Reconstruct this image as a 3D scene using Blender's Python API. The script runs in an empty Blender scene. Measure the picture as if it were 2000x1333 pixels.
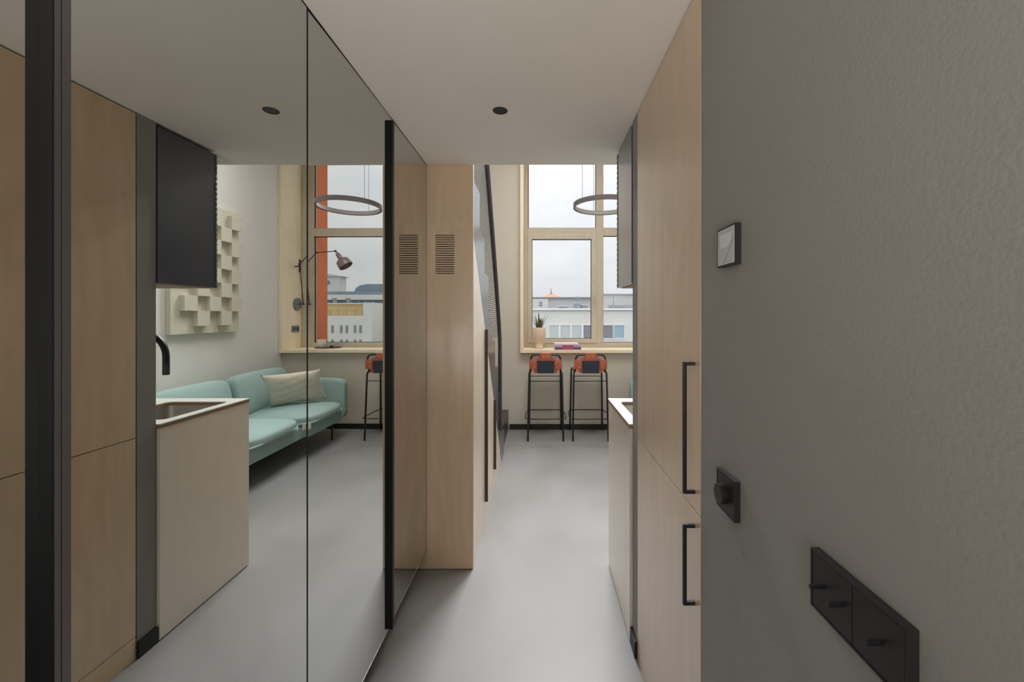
import bpy, bmesh, math, random
from mathutils import Vector, Matrix
random.seed(7)
sc = bpy.context.scene
COL = sc.collection
PI = math.pi

# ------------------------------------------------------------------ camera
cam_d = bpy.data.cameras.new('camera')
cam = bpy.data.objects.new('camera', cam_d)
COL.objects.link(cam)
cam.location = (0, 0, 1.38)
cam.rotation_euler = (PI / 2, 0, 0)
cam_d.sensor_width = 36.0
cam_d.lens = 14.4
cam_d.shift_x = -0.0275
cam_d.shift_y = -0.02525
cam_d.clip_start = 0.02
cam_d.clip_end = 500
sc.camera = cam

# ------------------------------------------------------------------ world: overcast sky
SKY = 0.89
w = bpy.data.worlds.new('overcast_sky')
sc.world = w
w.use_nodes = True
nt = w.node_tree
nt.nodes.clear()
out = nt.nodes.new('ShaderNodeOutputWorld')
bg = nt.nodes.new('ShaderNodeBackground')
tc = nt.nodes.new('ShaderNodeTexCoord')
sep = nt.nodes.new('ShaderNodeSeparateXYZ')
nt.links.new(tc.outputs['Generated'], sep.inputs[0])
mp = nt.nodes.new('ShaderNodeMapping')
mp.inputs['Scale'].default_value = (1.6, 1.6, 4.5)
nt.links.new(tc.outputs['Generated'], mp.inputs[0])
nz = nt.nodes.new('ShaderNodeTexNoise')
nz.inputs['Scale'].default_value = 2.2
nz.inputs['Detail'].default_value = 6
nz.inputs['Roughness'].default_value = 0.6
nt.links.new(mp.outputs[0], nz.inputs['Vector'])
cr = nt.nodes.new('ShaderNodeValToRGB')
cr.color_ramp.elements[0].position = 0.33
cr.color_ramp.elements[0].color = (0.655, 0.69, 0.725, 1)
cr.color_ramp.elements[1].position = 0.66
cr.color_ramp.elements[1].color = (0.775, 0.79, 0.80, 1)
nt.links.new(nz.outputs['Fac'], cr.inputs[0])
# CIE-like overcast gradient: brighter towards the zenith
mr = nt.nodes.new('ShaderNodeMapRange')
mr.inputs['From Min'].default_value = 0.0
mr.inputs['From Max'].default_value = 1.0
mr.inputs['To Min'].default_value = 1.0 * SKY
mr.inputs['To Max'].default_value = 2.2 * SKY
nt.links.new(sep.outputs['Z'], mr.inputs['Value'])
nt.links.new(cr.outputs[0], bg.inputs['Color'])
nt.links.new(mr.outputs[0], bg.inputs['Strength'])
nt.links.new(bg.outputs[0], out.inputs[0])


# ------------------------------------------------------------------ added fill lights (large soft areas, no fixtures)
def area(name, loc, rot, sx, sy, power, color, spread=180):
    l = bpy.data.lights.new(name, 'AREA')
    l.shape = 'RECTANGLE'
    l.size = sx
    l.size_y = sy
    l.energy = power
    l.spread = math.radians(spread)
    l.color = color
    o = bpy.data.objects.new(name, l)
    COL.objects.link(o)
    o.location = loc
    o.rotation_euler = rot
    return o


area('added_fill_living_room', (0.3, 3.2, 4.3), (math.radians(8), 0, 0), 1.6, 1.4, 40, (1.0, 0.985, 0.97), 120)  # added to brighten the tall room from above; no fixture there
area('added_fill_window_head', (0.35, 5.0, 4.05), (math.radians(-52), 0, 0), 1.2, 0.5, 112, (0.97, 0.985, 1.0), 90)  # unseen added light above the window, beamed down into the hall
area('added_fill_hall_up', (-0.10, -1.1, 0.9), (PI, 0, 0), 0.5, 1.0, 30, (1.0, 0.97, 0.93))  # added fill behind the camera, aimed up to lift the hall ceiling
area('added_fill_hall_back', (-0.12, -2.1, 1.15), (PI / 2 + 0.30, 0, 0), 0.9, 2.0, 10, (0.98, 0.98, 1.0))  # added forward fill at the back wall; no doorway is built

sc.view_settings.view_transform = 'Standard'
sc.view_settings.look = 'None'
sc.view_settings.gamma = 1.0
sc.view_settings.use_curve_mapping = False
sc.view_settings.exposure = 0.18


# ------------------------------------------------------------------ helpers
def s2l(c):
    return c / 12.92 if c <= 0.04045 else ((c + 0.055) / 1.055) ** 2.4


def rgb(r, g, b):
    return (s2l(r / 255), s2l(g / 255), s2l(b / 255), 1)


def mat(name, color, rough=0.6, metal=0.0, var=0.0, scale=8.0, stretch=(1, 1, 1), bump=0.0,
        bscale=60.0, spec=0.5, coat=0.0, rvar=0.0, detail=4.0, dist=0.0):
    m = bpy.data.materials.new(name)
    m.use_nodes = True
    n = m.node_tree
    b = n.nodes['Principled BSDF']
    b.inputs['Roughness'].default_value = rough
    b.inputs['Metallic'].default_value = metal
    b.inputs['Specular IOR Level'].default_value = spec
    b.inputs['Coat Weight'].default_value = coat
    b.inputs['Coat Roughness'].default_value = 0.25
    tcn = n.nodes.new('ShaderNodeTexCoord')
    mpn = n.nodes.new('ShaderNodeMapping')
    mpn.inputs['Scale'].default_value = stretch
    n.links.new(tcn.outputs['Object'], mpn.inputs[0])
    nn = n.nodes.new('ShaderNodeTexNoise')
    nn.inputs['Scale'].default_value = scale
    nn.inputs['Detail'].default_value = detail
    nn.inputs['Distortion'].default_value = dist
    n.links.new(mpn.outputs[0], nn.inputs['Vector'])
    r = n.nodes.new('ShaderNodeValToRGB')
    r.color_ramp.elements[0].position = 0.3
    r.color_ramp.elements[1].position = 0.7
    c = color
    r.color_ramp.elements[0].color = (c[0] * (1 - var), c[1] * (1 - var * 1.05), c[2] * (1 - var * 1.15), 1)
    r.color_ramp.elements[1].color = (min(1, c[0] * (1 + var)), min(1, c[1] * (1 + var)), min(1, c[2] * (1 + var)), 1)
    n.links.new(nn.outputs['Fac'], r.inputs[0])
    n.links.new(r.outputs[0], b.inputs['Base Color'])
    if rvar:
        q = n.nodes.new('ShaderNodeMapRange')
        q.inputs['To Min'].default_value = max(0, rough - rvar)
        q.inputs['To Max'].default_value = rough + rvar
        n.links.new(nn.outputs['Fac'], q.inputs['Value'])
        n.links.new(q.outputs[0], b.inputs['Roughness'])
    if bump:
        nb = n.nodes.new('ShaderNodeTexNoise')
        nb.inputs['Scale'].default_value = bscale
        nb.inputs['Detail'].default_value = 3
        n.links.new(tcn.outputs['Object'], nb.inputs['Vector'])
        bp = n.nodes.new('ShaderNodeBump')
        bp.inputs['Strength'].default_value = bump
        bp.inputs['Distance'].default_value = 0.003
        n.links.new(nb.outputs['Fac'], bp.inputs['Height'])
        n.links.new(bp.outputs[0], b.inputs['Normal'])
    return m


def birch_mat(name, color, rough=0.38, coat=0.0, fig=0.10):
    """plywood veneer: long vertical fibres and a slow cathedral figure"""
    m = mat(name, color, rough, var=fig * 0.55, scale=26, stretch=(1, 1, 0.06), detail=5, coat=coat)
    n = m.node_tree
    b = n.nodes['Principled BSDF']
    ramp = [x for x in n.nodes if x.type == 'VALTORGB'][0]
    tcn = [x for x in n.nodes if x.type == 'TEX_COORD'][0]
    mp2 = n.nodes.new('ShaderNodeMapping')
    mp2.inputs['Scale'].default_value = (2.0, 2.0, 0.55)
    n.links.new(tcn.outputs['Object'], mp2.inputs[0])
    nw = n.nodes.new('ShaderNodeTexNoise')
    nw.inputs['Scale'].default_value = 2.4
    nw.inputs['Detail'].default_value = 2
    nw.inputs['Distortion'].default_value = 1.6
    n.links.new(mp2.outputs[0], nw.inputs['Vector'])
    mu = n.nodes.new('ShaderNodeMath')
    mu.operation = 'MULTIPLY'
    mu.inputs[1].default_value = 26
    n.links.new(nw.outputs['Fac'], mu.inputs[0])
    sn = n.nodes.new('ShaderNodeMath')
    sn.operation = 'SINE'
    n.links.new(mu.outputs[0], sn.inputs[0])
    mr2 = n.nodes.new('ShaderNodeMapRange')
    mr2.inputs['From Min'].default_value = -1
    mr2.inputs['To Min'].default_value = 1 - fig * 0.55
    mr2.inputs['To Max'].default_value = 1.0 + fig * 0.25
    n.links.new(sn.outputs[0], mr2.inputs['Value'])
    vm = n.nodes.new('ShaderNodeVectorMath')
    vm.operation = 'SCALE'
    n.links.new(ramp.outputs[0], vm.inputs[0])
    n.links.new(mr2.outputs[0], vm.inputs['Scale'])
    n.links.new(vm.outputs[0], b.inputs['Base Color'])
    return m


def glass_mat(name, tint=(1, 1, 1, 1), refl=0.08):
    m = bpy.data.materials.new(name)
    m.use_nodes = True
    n = m.node_tree
    n.nodes.clear()
    o = n.nodes.new('ShaderNodeOutputMaterial')
    mx = n.nodes.new('ShaderNodeMixShader')
    t = n.nodes.new('ShaderNodeBsdfTransparent')
    t.inputs[0].default_value = tint
    g = n.nodes.new('ShaderNodeBsdfGlossy')
    g.inputs['Roughness'].default_value = 0.0
    f = n.nodes.new('ShaderNodeFresnel')
    f.inputs['IOR'].default_value = 1.2
    n.links.new(f.outputs[0], mx.inputs[0])
    n.links.new(t.outputs[0], mx.inputs[1])
    n.links.new(g.outputs[0], mx.inputs[2])
    n.links.new(mx.outputs[0], o.inputs[0])
    return m


M = {}
M['ceiling'] = mat('ceiling_paint', rgb(234, 227, 218), 0.9, var=0.02, scale=3, bump=0.05, bscale=90)
M['wall'] = mat('warm_grey_wall_paint', rgb(150, 148, 144), 0.62, var=0.03, scale=2.5, bump=0.22, bscale=170, spec=0.35)
M['wall_light'] = mat('light_wall_paint', rgb(186, 184, 177), 0.85, var=0.02, scale=2.5, bump=0.1, bscale=120, spec=0.3)
M['wall_window'] = mat('window_wall_paint', rgb(202, 194, 180), 0.85, var=0.02, scale=2.5, bump=0.1, bscale=120, spec=0.3)
M['wall_white'] = mat('white_wall_paint', rgb(226, 224, 219), 0.85, var=0.02, scale=2.5, bump=0.1, bscale=120, spec=0.3)
M['laminate'] = birch_mat('pale_laminate', rgb(238, 227, 211), 0.34, coat=1.0, fig=0.04)
M['profile_black'] = mat('deep_black_profile', rgb(14, 14, 16), 0.5, spec=0.3)
M['floor'] = mat('microcement_floor', rgb(137, 136, 136), 0.50, var=0.14, scale=1.7, stretch=(1, 0.7, 1), bump=0.03,
                 bscale=30, rvar=0.10, detail=7, dist=0.4)
M['birch'] = birch_mat('birch_veneer', rgb(218, 190, 157), 0.36, fig=0.075, coat=1.0)
M['birch_pale'] = birch_mat('pale_birch_veneer', rgb(226, 211, 193), 0.36, fig=0.08, coat=0.5)
M['birch_edge'] = mat('plywood_edge', rgb(158, 128, 98), 0.6, var=0.12, scale=60, stretch=(0.2, 0.2, 3))
M['lining'] = birch_mat('cream_birch_lining', rgb(242, 225, 194), 0.4, fig=0.05)
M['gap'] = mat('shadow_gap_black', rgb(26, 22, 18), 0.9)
M['black'] = mat('black_powder_coat', rgb(28, 28, 31), 0.42, var=0.05, scale=20)
M['black_matte'] = mat('black_matte_plastic', rgb(34, 33, 33), 0.5, var=0.05, scale=30)
M['black_gloss'] = mat('dark_satin_front', rgb(50, 51, 66), 0.30, var=0.08, scale=6, coat=1.0, spec=0.7)
M['base_black'] = mat('black_skirting', rgb(27, 27, 30), 0.5)
M['steel_dark'] = mat('dark_stair_steel', rgb(132, 136, 142), 0.24, metal=0.85, var=0.06, scale=12)
M['rail'] = mat('mauve_grey_rail', rgb(84, 74, 80), 0.4, metal=0.4)
M['steel_low'] = mat('black_landing_steel', rgb(78, 78, 78), 0.38, metal=0.5)
M['bronze'] = mat('dark_brown_profile', rgb(66, 52, 40), 0.45)
M['mirror'] = mat('grey_mirror', (0.60, 0.61, 0.585, 1), 0.0, metal=1.0)
M['alu'] = mat('anodised_grey', rgb(118, 118, 122), 0.35, metal=0.8)
M['bevel'] = mat('mirror_bevel', rgb(214, 216, 212), 0.2, metal=0.7)
M['white_top'] = mat('pale_worktop', rgb(214, 213, 209), 0.28, var=0.02, scale=20)
M['steel'] = mat('brushed_steel', rgb(206, 202, 196), 0.36, metal=0.9, var=0.06, scale=30, stretch=(1, 0.1, 1))
M['frame_wood'] = birch_mat('window_frame_wood', rgb(198, 186, 169), 0.45, fig=0.06)
M['glass'] = glass_mat('window_glass')
M['orange_wall'] = mat('orange_outer_reveal', rgb(236, 134, 88), 0.8, var=0.10, scale=3, stretch=(1, 1, 0.3), bump=0.2)
M['teal'] = mat('teal_wool', rgb(160, 184, 182), 0.9, var=0.06, scale=220, bump=0.5, bscale=500, spec=0.2)
M['teal_piping'] = mat('teal_piping', rgb(196, 226, 222), 0.85)
M['cream'] = mat('cream_cotton', rgb(214, 207, 190), 0.9, var=0.04, scale=30, bump=0.35, bscale=38, spec=0.2)
M['plaster'] = mat('off_white_relief', rgb(208, 203, 186), 0.85, var=0.03, scale=14, bump=0.25, bscale=70)
M['orange_leather'] = mat('cognac_leather', rgb(170, 88, 62), 0.42, var=0.10, scale=18, bump=0.2, bscale=120)
M['navy'] = mat('dark_blue_leather', rgb(32, 36, 50), 0.5, var=0.1, scale=20, bump=0.2, bscale=120)
M['stool_metal'] = mat('black_green_steel', rgb(34, 40, 40), 0.38, var=0.05, scale=20)
M['rivet'] = mat('pale_rivet', rgb(232, 214, 200), 0.3, metal=0.3)
M['lamp_metal'] = mat('mauve_grey_lamp_metal', rgb(142, 128, 128), 0.4, metal=0.3, var=0.12, scale=30)
M['lamp_rod'] = mat('dark_lamp_rod', rgb(62, 54, 56), 0.4, metal=0.4)
M['ring'] = mat('grey_brown_lamp_ring', rgb(112, 102, 102), 0.42, metal=0.2)
M['diffuser'] = mat('unlit_diffuser', rgb(146, 140, 138), 0.6)
M['socket'] = mat('grey_socket', rgb(120, 120, 122), 0.4, metal=0.3)
M['terracotta'] = mat('peach_ceramic', rgb(216, 196, 174), 0.6, var=0.07, scale=9)
M['leaf'] = mat('green_leaf', rgb(92, 98, 70), 0.5, var=0.3, scale=40, stretch=(1, 1, 3))
M['soil'] = mat('dark_soil', rgb(60, 48, 38), 0.95, var=0.2, scale=60)
M['book_purple'] = mat('purple_cover', rgb(92, 74, 128), 0.5, var=0.15, scale=14)
M['book_red'] = mat('red_cover', rgb(176, 74, 88), 0.5, var=0.15, scale=14)
M['book_pale'] = mat('pale_pink_cover', rgb(206, 186, 192), 0.5, var=0.1, scale=14)
M['book_mauve'] = mat('mauve_cover', rgb(190, 160, 178), 0.5, var=0.1, scale=14)
M['paper'] = mat('book_paper', rgb(222, 220, 226), 0.8, var=0.03, scale=90, stretch=(1, 1, 8))
M['cup'] = mat('white_ceramic', rgb(226, 222, 212), 0.35, var=0.02)
M['tray'] = mat('dark_tray', rgb(92, 84, 78), 0.4)
M['display'] = mat('pale_display_glass', rgb(196, 196, 196), 0.08, var=0.02, spec=0.8, coat=0.6)
M['display_in'] = mat('display_window', rgb(222, 222, 224), 0.15)
M['facade_white'] = mat('white_render', rgb(226, 225, 220), 0.85, var=0.03, scale=0.6)
M['facade_grey'] = mat('pale_grey_render', rgb(206, 208, 210), 0.85, var=0.04, scale=0.4)
M['facade_yellow'] = mat('yellow_terrace_render', rgb(214, 186, 132), 0.85, var=0.10, scale=1.2)
M['glass_blue'] = mat('blue_curtain_wall', rgb(112, 138, 160), 0.6, var=0.16, scale=0.5, stretch=(1, 1, 0.4))
M['roof_blue'] = mat('blue_grey_roof', rgb(130, 144, 156), 0.6, var=0.08, scale=0.8)
M['win_blind'] = mat('pale_window_blind', rgb(200, 206, 204), 0.5, var=0.05, scale=2)
M['win_dark'] = mat('dark_window', rgb(142, 140, 148), 0.25, var=0.10, scale=3)
M['win_curtain'] = mat('blue_curtain', rgb(160, 186, 202), 0.6, var=0.10, scale=6, stretch=(3, 1, 0.3))
M['win_frame'] = mat('white_window_frame', rgb(240, 240, 238), 0.6)
M['roof_orange'] = mat('orange_tiled_roof', rgb(226, 176, 142), 0.8, var=0.08, scale=3)
M['roof_plant'] = mat('grey_roof_plant', rgb(150, 152, 156), 0.6, var=0.15, scale=2)
M['street'] = mat('street_asphalt', rgb(150, 150, 148), 0.9, var=0.1, scale=0.4)


def finish(bm, name, m, parent=None, smooth=False, loc=None):
    me = bpy.data.meshes.new(name)
    bmesh.ops.recalc_face_normals(bm, faces=bm.faces)
    bm.to_mesh(me)
    bm.free()
    if isinstance(m, (list, tuple)):
        for x in m:
            me.materials.append(x)
    else:
        me.materials.append(m)
    if smooth:
        for p in me.polygons:
            p.use_smooth = True
    o = bpy.data.objects.new(name, me)
    COL.objects.link(o)
    if parent:
        o.parent = parent
    if loc:
        o.location = loc
    return o


def smooth_by_angle(o, ang=0.6):
    me = o.data
    for p in me.polygons:
        p.use_smooth = True
    bm = bmesh.new()
    bm.from_mesh(me)
    for e in bm.edges:
        if len(e.link_faces) == 2 and e.calc_face_angle(0) > ang:
            e.smooth = False
    bm.to_mesh(me)
    bm.free()
    return o


def bx(bm, a, b, mi=0, bev=0.0):
    """axis-aligned box between corners a and b"""
    x0, x1 = sorted((a[0], b[0]))
    y0, y1 = sorted((a[1], b[1]))
    z0, z1 = sorted((a[2], b[2]))
    vs = [bm.verts.new(p) for p in ((x0, y0, z0), (x1, y0, z0), (x1, y1, z0), (x0, y1, z0),
                                    (x0, y0, z1), (x1, y0, z1), (x1, y1, z1), (x0, y1, z1))]
    fs = [bm.faces.new([vs[i] for i in f]) for f in
          ((0, 3, 2, 1), (4, 5, 6, 7), (0, 1, 5, 4), (1, 2, 6, 5), (2, 3, 7, 6), (3, 0, 4, 7))]
    for f in fs:
        f.material_index = mi
    if bev:
        es = list({e for f in fs for e in f.edges})
        bmesh.ops.bevel(bm, geom=es, offset=bev, segments=2, affect='EDGES', profile=0.6)
    return fs


def box(name, a, b, m, parent=None, bev=0.0, kind=None):
    """one box as an object whose origin is at its base centre"""
    c = Vector(((a[0] + b[0]) / 2, (a[1] + b[1]) / 2, min(a[2], b[2])))
    bm = bmesh.new()
    bx(bm, Vector(a) - c, Vector(b) - c, bev=bev)
    o = finish(bm, name, m, parent)
    if parent is None:
        o.location = c
    else:
        o.location = c - parent.location
    if kind:
        o['kind'] = kind
    return o


def prism(bm, pts, axis, lo, hi, mi=0):
    """extrude a 2-D outline; axis 'x': pts are (y,z), 'y': (x,z), 'z': (x,y)"""
    def P(p, t):
        return {'x': (t, p[0], p[1]), 'y': (p[0], t, p[1]), 'z': (p[0], p[1], t)}[axis]
    A = [bm.verts.new(P(p, lo)) for p in pts]
    B = [bm.verts.new(P(p, hi)) for p in pts]
    n = len(pts)
    fs = [bm.faces.new(A), bm.faces.new(B[::-1])]
    for i in range(n):
        fs.append(bm.faces.new((A[i], A[(i + 1) % n], B[(i + 1) % n], B[i])))
    for f in fs:
        f.material_index = mi
    return fs


def fillet(pts, r, n=6):
    """round the inner corners of a polyline"""
    out_ = [Vector(pts[0])]
    for i in range(1, len(pts) - 1):
        p0, p, p1 = Vector(pts[i - 1]), Vector(pts[i]), Vector(pts[i + 1])
        a, b = (p0 - p), (p1 - p)
        rr = min(r, a.length * 0.49, b.length * 0.49)
        a.normalize()
        b.normalize()
        s, e = p + a * rr, p + b * rr
        for k in range(n + 1):
            t = k / n
            out_.append(s * (1 - t) ** 2 + p * 2 * t * (1 - t) + e * t * t)
    out_.append(Vector(pts[-1]))
    return out_


def tube(bm, pts, r, n=10, closed=False, mi=0):
    pts = [Vector(p) for p in pts]
    N = len(pts)
    rings = []
    up = None
    for i, p in enumerate(pts):
        if closed:
            d = (pts[(i + 1) % N] - pts[i - 1]).normalized()
        else:
            d = (pts[min(i + 1, N - 1)] - pts[max(i - 1, 0)]).normalized()
        if up is None:
            up = d.orthogonal().normalized()
        up = (up - d * up.dot(d)).normalized()
        sd = d.cross(up)
        rr = r[i] if isinstance(r, (list, tuple)) else r
        rings.append([bm.verts.new(p + up * (rr * math.cos(2 * PI * k / n)) + sd * (rr * math.sin(2 * PI * k / n)))
                      for k in range(n)])
    for i in range(N if closed else N - 1):
        A, B = rings[i], rings[(i + 1) % N]
        for k in range(n):
            f = bm.faces.new((A[k], A[(k + 1) % n], B[(k + 1) % n], B[k]))
            f.material_index = mi
    if not closed:
        bm.faces.new(rings[0][::-1]).material_index = mi
        bm.faces.new(rings[-1]).material_index = mi


def lathe(bm, prof, c=(0, 0, 0), n=28, mi=0):
    """revolve (radius, height) pairs about z"""
    rings = []
    for r, z in prof:
        rings.append([bm.verts.new((c[0] + max(r, 1e-4) * math.cos(2 * PI * k / n),
                                    c[1] + max(r, 1e-4) * math.sin(2 * PI * k / n), c[2] + z)) for k in range(n)])
    for A, B in zip(rings, rings[1:]):
        for k in range(n):
            bm.faces.new((A[k], A[(k + 1) % n], B[(k + 1) % n], B[k])).material_index = mi
    bm.faces.new(rings[0][::-1]).material_index = mi
    bm.faces.new(rings[-1]).material_index = mi


def soft_box(bm, c, size, n=5.0, crown=(0, 0, 0), seg=14):
    """rounded upholstery block: cube points pulled onto a superellipsoid, plus crowned faces"""
    a = Vector(size) / 2
    bmesh.ops.create_cube(bm, size=2)
    bmesh.ops.subdivide_edges(bm, edges=list(bm.edges), cuts=seg, use_grid_fill=True)
    vs = list(bm.verts)
    for v in vs:
        p = [math.sin(q * PI / 2) * 0.35 + q * 0.65 for q in v.co]
        L = sum(abs(q) ** n for q in p) ** (1 / n)
        mx = max(abs(q) for q in p)
        p = [q * mx / L for q in p]
        q = [p[i] * a[i] for i in range(3)]
        x, y, z = p
        q[2] += math.copysign(crown[2], z) * (1 - min(1, x * x)) * (1 - min(1, y * y)) * abs(z)
        q[0] += math.copysign(crown[0], x) * (1 - min(1, y * y)) * (1 - min(1, z * z)) * abs(x)
        q[1] += math.copysign(crown[1], y) * (1 - min(1, x * x)) * (1 - min(1, z * z)) * abs(y)
        v.co = Vector(c) + Vector(q)
    return vs


def empty(name, loc, rz=0):
    o = bpy.data.objects.new(name, None)
    o.empty_display_size = 0.1
    COL.objects.link(o)
    o.location = loc
    o.rotation_euler = (0, 0, rz)
    return o


def tag(o, label, cat, group=None):
    o['label'] = label
    o['category'] = cat
    if group:
        o['group'] = group
    return o


def copy_tree(o, parent=None):
    c = o.copy()
    COL.objects.link(c)
    if parent:
        c.parent = parent
    for ch in list(o.children):
        copy_tree(ch, c)
    return c


def struct(name, a, b, m, bev=0.0):
    return box(name, a, b, m, kind='structure', bev=bev)


# ================================================================== SETTING
CEIL = 2.195
MX = -0.615                      # mirror plane
XS = 1.889                       # sofa wall
YW = 4.95                        # window wall face
HI = 4.4
struct('floor', (-1.3, -2.3, -0.12), (1.99, 5.62, 0.0), M['floor'])
struct('ceiling', (-1.3, -2.3, CEIL), (1.99, 2.218, 2.44), M['ceiling'])
struct('ceiling_upper', (-1.3, -2.3, HI), (1.99, 5.62, HI + 0.15), M['ceiling'])
struct('wall_right', (0.390, -2.3, 0), (1.05, 0.990, CEIL), M['wall'])
struct('wall_back', (-1.2, -2.4, 0), (0.39, -2.3, CEIL), M['wall'])
struct('wall_left', (-0.76, -2.3, 0.112), (-0.641, 2.218, CEIL), M['gap'])
struct('wall_recess', (-1.3, -2.3, 0), (-1.15, 2.218, CEIL), M['wall'])
struct('wall_kitchen', (1.0, 0.992, 0), (1.99, 2.28, CEIL), M['wall_light'])
struct('wall_stairs', (-1.3, 2.22, 0), (-1.2, 5.62, HI), M['wall_light'])
struct('wall_upper_left', (-1.3, -2.3, 2.44), (-1.2, 2.22, HI), M['wall_light'])
struct('wall_upper_back', (-1.2, -2.3, 2.44), (1.889, -2.2, HI), M['wall_light'])
struct('wall_sofa', (XS, 2.28, 0), (1.99, 5.62, HI), M['wall_white'])
struct('wall_upper_right', (XS, -2.3, 2.44), (1.99, 2.28, HI), M['wall_light'])

# window wall: one mesh with the opening
bm = bmesh.new()
OX0, OZ0, OZ1 = -0.2385, 0.928, 4.0
bx(bm, (-1.2, YW, 0), (XS, 5.6, OZ0))
bx(bm, (-1.2, YW, OZ0), (OX0, 5.6, HI))
bx(bm, (OX0, YW, OZ1), (XS, 5.6, HI))
o = finish(bm, 'wall_window', M['wall_window'])
o['kind'] = 'structure'
struct('baseboard_window', (-0.37, YW - 0.014, 0), (XS - 0.014, YW, 0.064), M['base_black'])
struct('baseboard_sofa', (XS - 0.014, 2.28, 0), (XS, YW, 0.064), M['base_black'])

# filler strip of wall between the tall cabinet and the kitchen
struct('wall_filler', (0.390, 1.646, 0), (1.0, 1.727, CEIL), M['wall'])
struct('baseboard_filler', (0.379, 1.645, 0), (0.390, 1.727, 0.066), M['base_black'])

# ------------------------------------------------------------------ the window
win = empty('window_1', (0.827, 5.31, 0.964))
win['kind'] = 'structure'
WX0, WX1, WZ0, WZ1 = -0.205, 1.859, 0.964, 3.95
WY0, WY1 = 5.31, 5.38


def wpart(name, rects, m, y0=WY0, y1=WY1, bev=0.004):
    b = bmesh.new()
    for (x0, x1, z0, z1) in rects:
        bx(b, (x0 - 0.827, y0 - 5.31, z0 - 0.964), (x1 - 0.827, y1 - 5.31, z1 - 0.964), bev=bev)
    return finish(b, name, m, win)


wpart('outer_frame', [(WX0, -0.159, WZ0, WZ1), (1.785, WX1, WZ0, WZ1), (-0.159, 1.785, WZ0, 1.024),
                      (-0.159, 1.785, 3.89, WZ1)], M['frame_wood'])
wpart('mullion', [(0.724, 0.817, 1.024, 3.89)], M['frame_wood'])
wpart('transom', [(-0.159, 0.724, 2.409, 2.515), (0.817, 1.785, 2.409, 2.515)], M['frame_wood'])
wpart('sash_frame', [(-0.163, -0.106, 1.02, 2.425), (0.664, 0.730, 1.02, 2.425), (-0.106, 0.664, 2.366, 2.425),
                     (-0.106, 0.664, 1.02, 1.0746)], M['frame_wood'], y0=WY0 - 0.014, y1=WY1 - 0.02)
for (x0, x1, z0, z1) in [(-0.159, 0.724, 2.515, 3.89), (0.817, 1.785, 2.515, 3.89),
                         (-0.106, 0.664, 1.0746, 2.366), (0.817, 1.785, 1.024, 2.409)]:
    b = bmesh.new()
    c = ((x0 + x1) / 2, z0)
    vs = [b.verts.new((x - c[0], 0, z - c[1])) for x, z in ((x0, z0), (x1, z0), (x1, z1), (x0, z1))]
    b.faces.new(vs)
    g = finish(b, 'pane', M['glass'], win)
    g.location = (c[0] - 0.827, 0.034, c[1] - 0.964)
    # black gasket round the glass
    wpart('gasket', [(x0, x0 + 0.006, z0, z1), (x1 - 0.006, x1, z0, z1), (x0, x1, z1 - 0.006, z1), (x0, x1, z0, z0 + 0.006)],
          M['gap'], y0=5.336, y1=5.352, bev=0)
b = bmesh.new()
tube(b, fillet([(0.703 - 0.827, -0.016, 1.62 - 0.964), (0.703 - 0.827, -0.05, 1.62 - 0.964),
                (0.703 - 0.827, -0.05, 1.50 - 0.964)], 0.015), 0.008, 8)
bx(b, (0.690 - 0.827, -0.02, 1.585 - 0.964), (0.716 - 0.827, -0.013, 1.655 - 0.964), bev=0.002)
wh = finish(b, 'window_handle', M['frame_wood'], win, smooth=False)

# outer reveals of the facade
o = struct('trim_1', (1.79, 5.385, 0.80), (2.1, 5.66, 4.2), M['orange_wall'])
o = struct('trim_2', (-0.45, 5.385, 0.80), (-0.155, 5.66, 4.2), M['orange_wall'])
o = struct('trim_3', (-0.155, 5.385, 0.86), (1.79, 5.70, 0.985), M['alu'])

# birch box lining with the ledge
led = empty('window_ledge', (0.825, 5.10, 0.928))
tag(led, 'pale birch window ledge and lining boxing in the tall window', 'window ledge')


def lpart(name, a, b_, m):
    bb = bmesh.new()
    bx(bb, Vector(a) - led.location, Vector(b_) - led.location, bev=0.0015)
    return finish(bb, name, m, led)


lpart('ledge_board', (OX0, 4.889, 0.9285), (XS - 0.001, 5.308, 0.964), M['lining'])
lpart('side_board', (OX0, 4.889, 0.9645), (-0.205, 5.308, 3.96), M['lining'])
lpart('side_board', (1.859, 4.889, 0.9645), (XS - 0.001, 5.308, 3.96), M['lining'])
lpart('top_board', (OX0, 4.889, 3.9605), (XS - 0.001, 5.308, 3.995), M['lining'])

# ================================================================== MIRRORED SLIDING DOORS (left)
def mirror_door(y0, y1, label, rot=0.0):
    yc = (y0 + y1) / 2
    t = empty('sliding_mirror_door', (MX, yc, 0.109), rot)
    tag(t, label, 'mirror door', 'mirrored sliding doors on the left')
    h = CEIL - 0.109 - 0.004
    L = (y1 - y0) / 2
    b = bmesh.new()
    bx(b, (-0.005, -L + 0.001, 0.003), (0, L - 0.001, h))
    finish(b, 'mirror_panel', M['mirror'], t)
    b = bmesh.new()
    bx(b, (-0.022, -L + 0.001, 0.0), (-0.0055, L - 0.001, h))
    finish(b, 'backing_board', M['gap'], t)
    b = bmesh.new()
    bx(b, (-0.005, -L + 0.001, 0.0), (0.0008, L - 0.001, 0.0028))
    finish(b, 'bottom_edge', M['bevel'], t)
    return t, L, h


mirror_door(-1.2, 0.5034, 'mirrored door leaf at the far left edge of the photo, before the wide black profile')
tB, LB, hB = mirror_door(0.503, 1.0790, 'widest mirrored door leaf, reflecting tall birch cabinet and kitchen sink')
tC, LC, hC = mirror_door(1.0842, 1.675, 'mirrored door leaf reflecting window, wall lamp and bar stool', -0.0074)
tD, LD, hD = mirror_door(1.6765, 2.2155, 'last narrow mirrored door leaf reflecting the vented birch panel')
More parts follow.
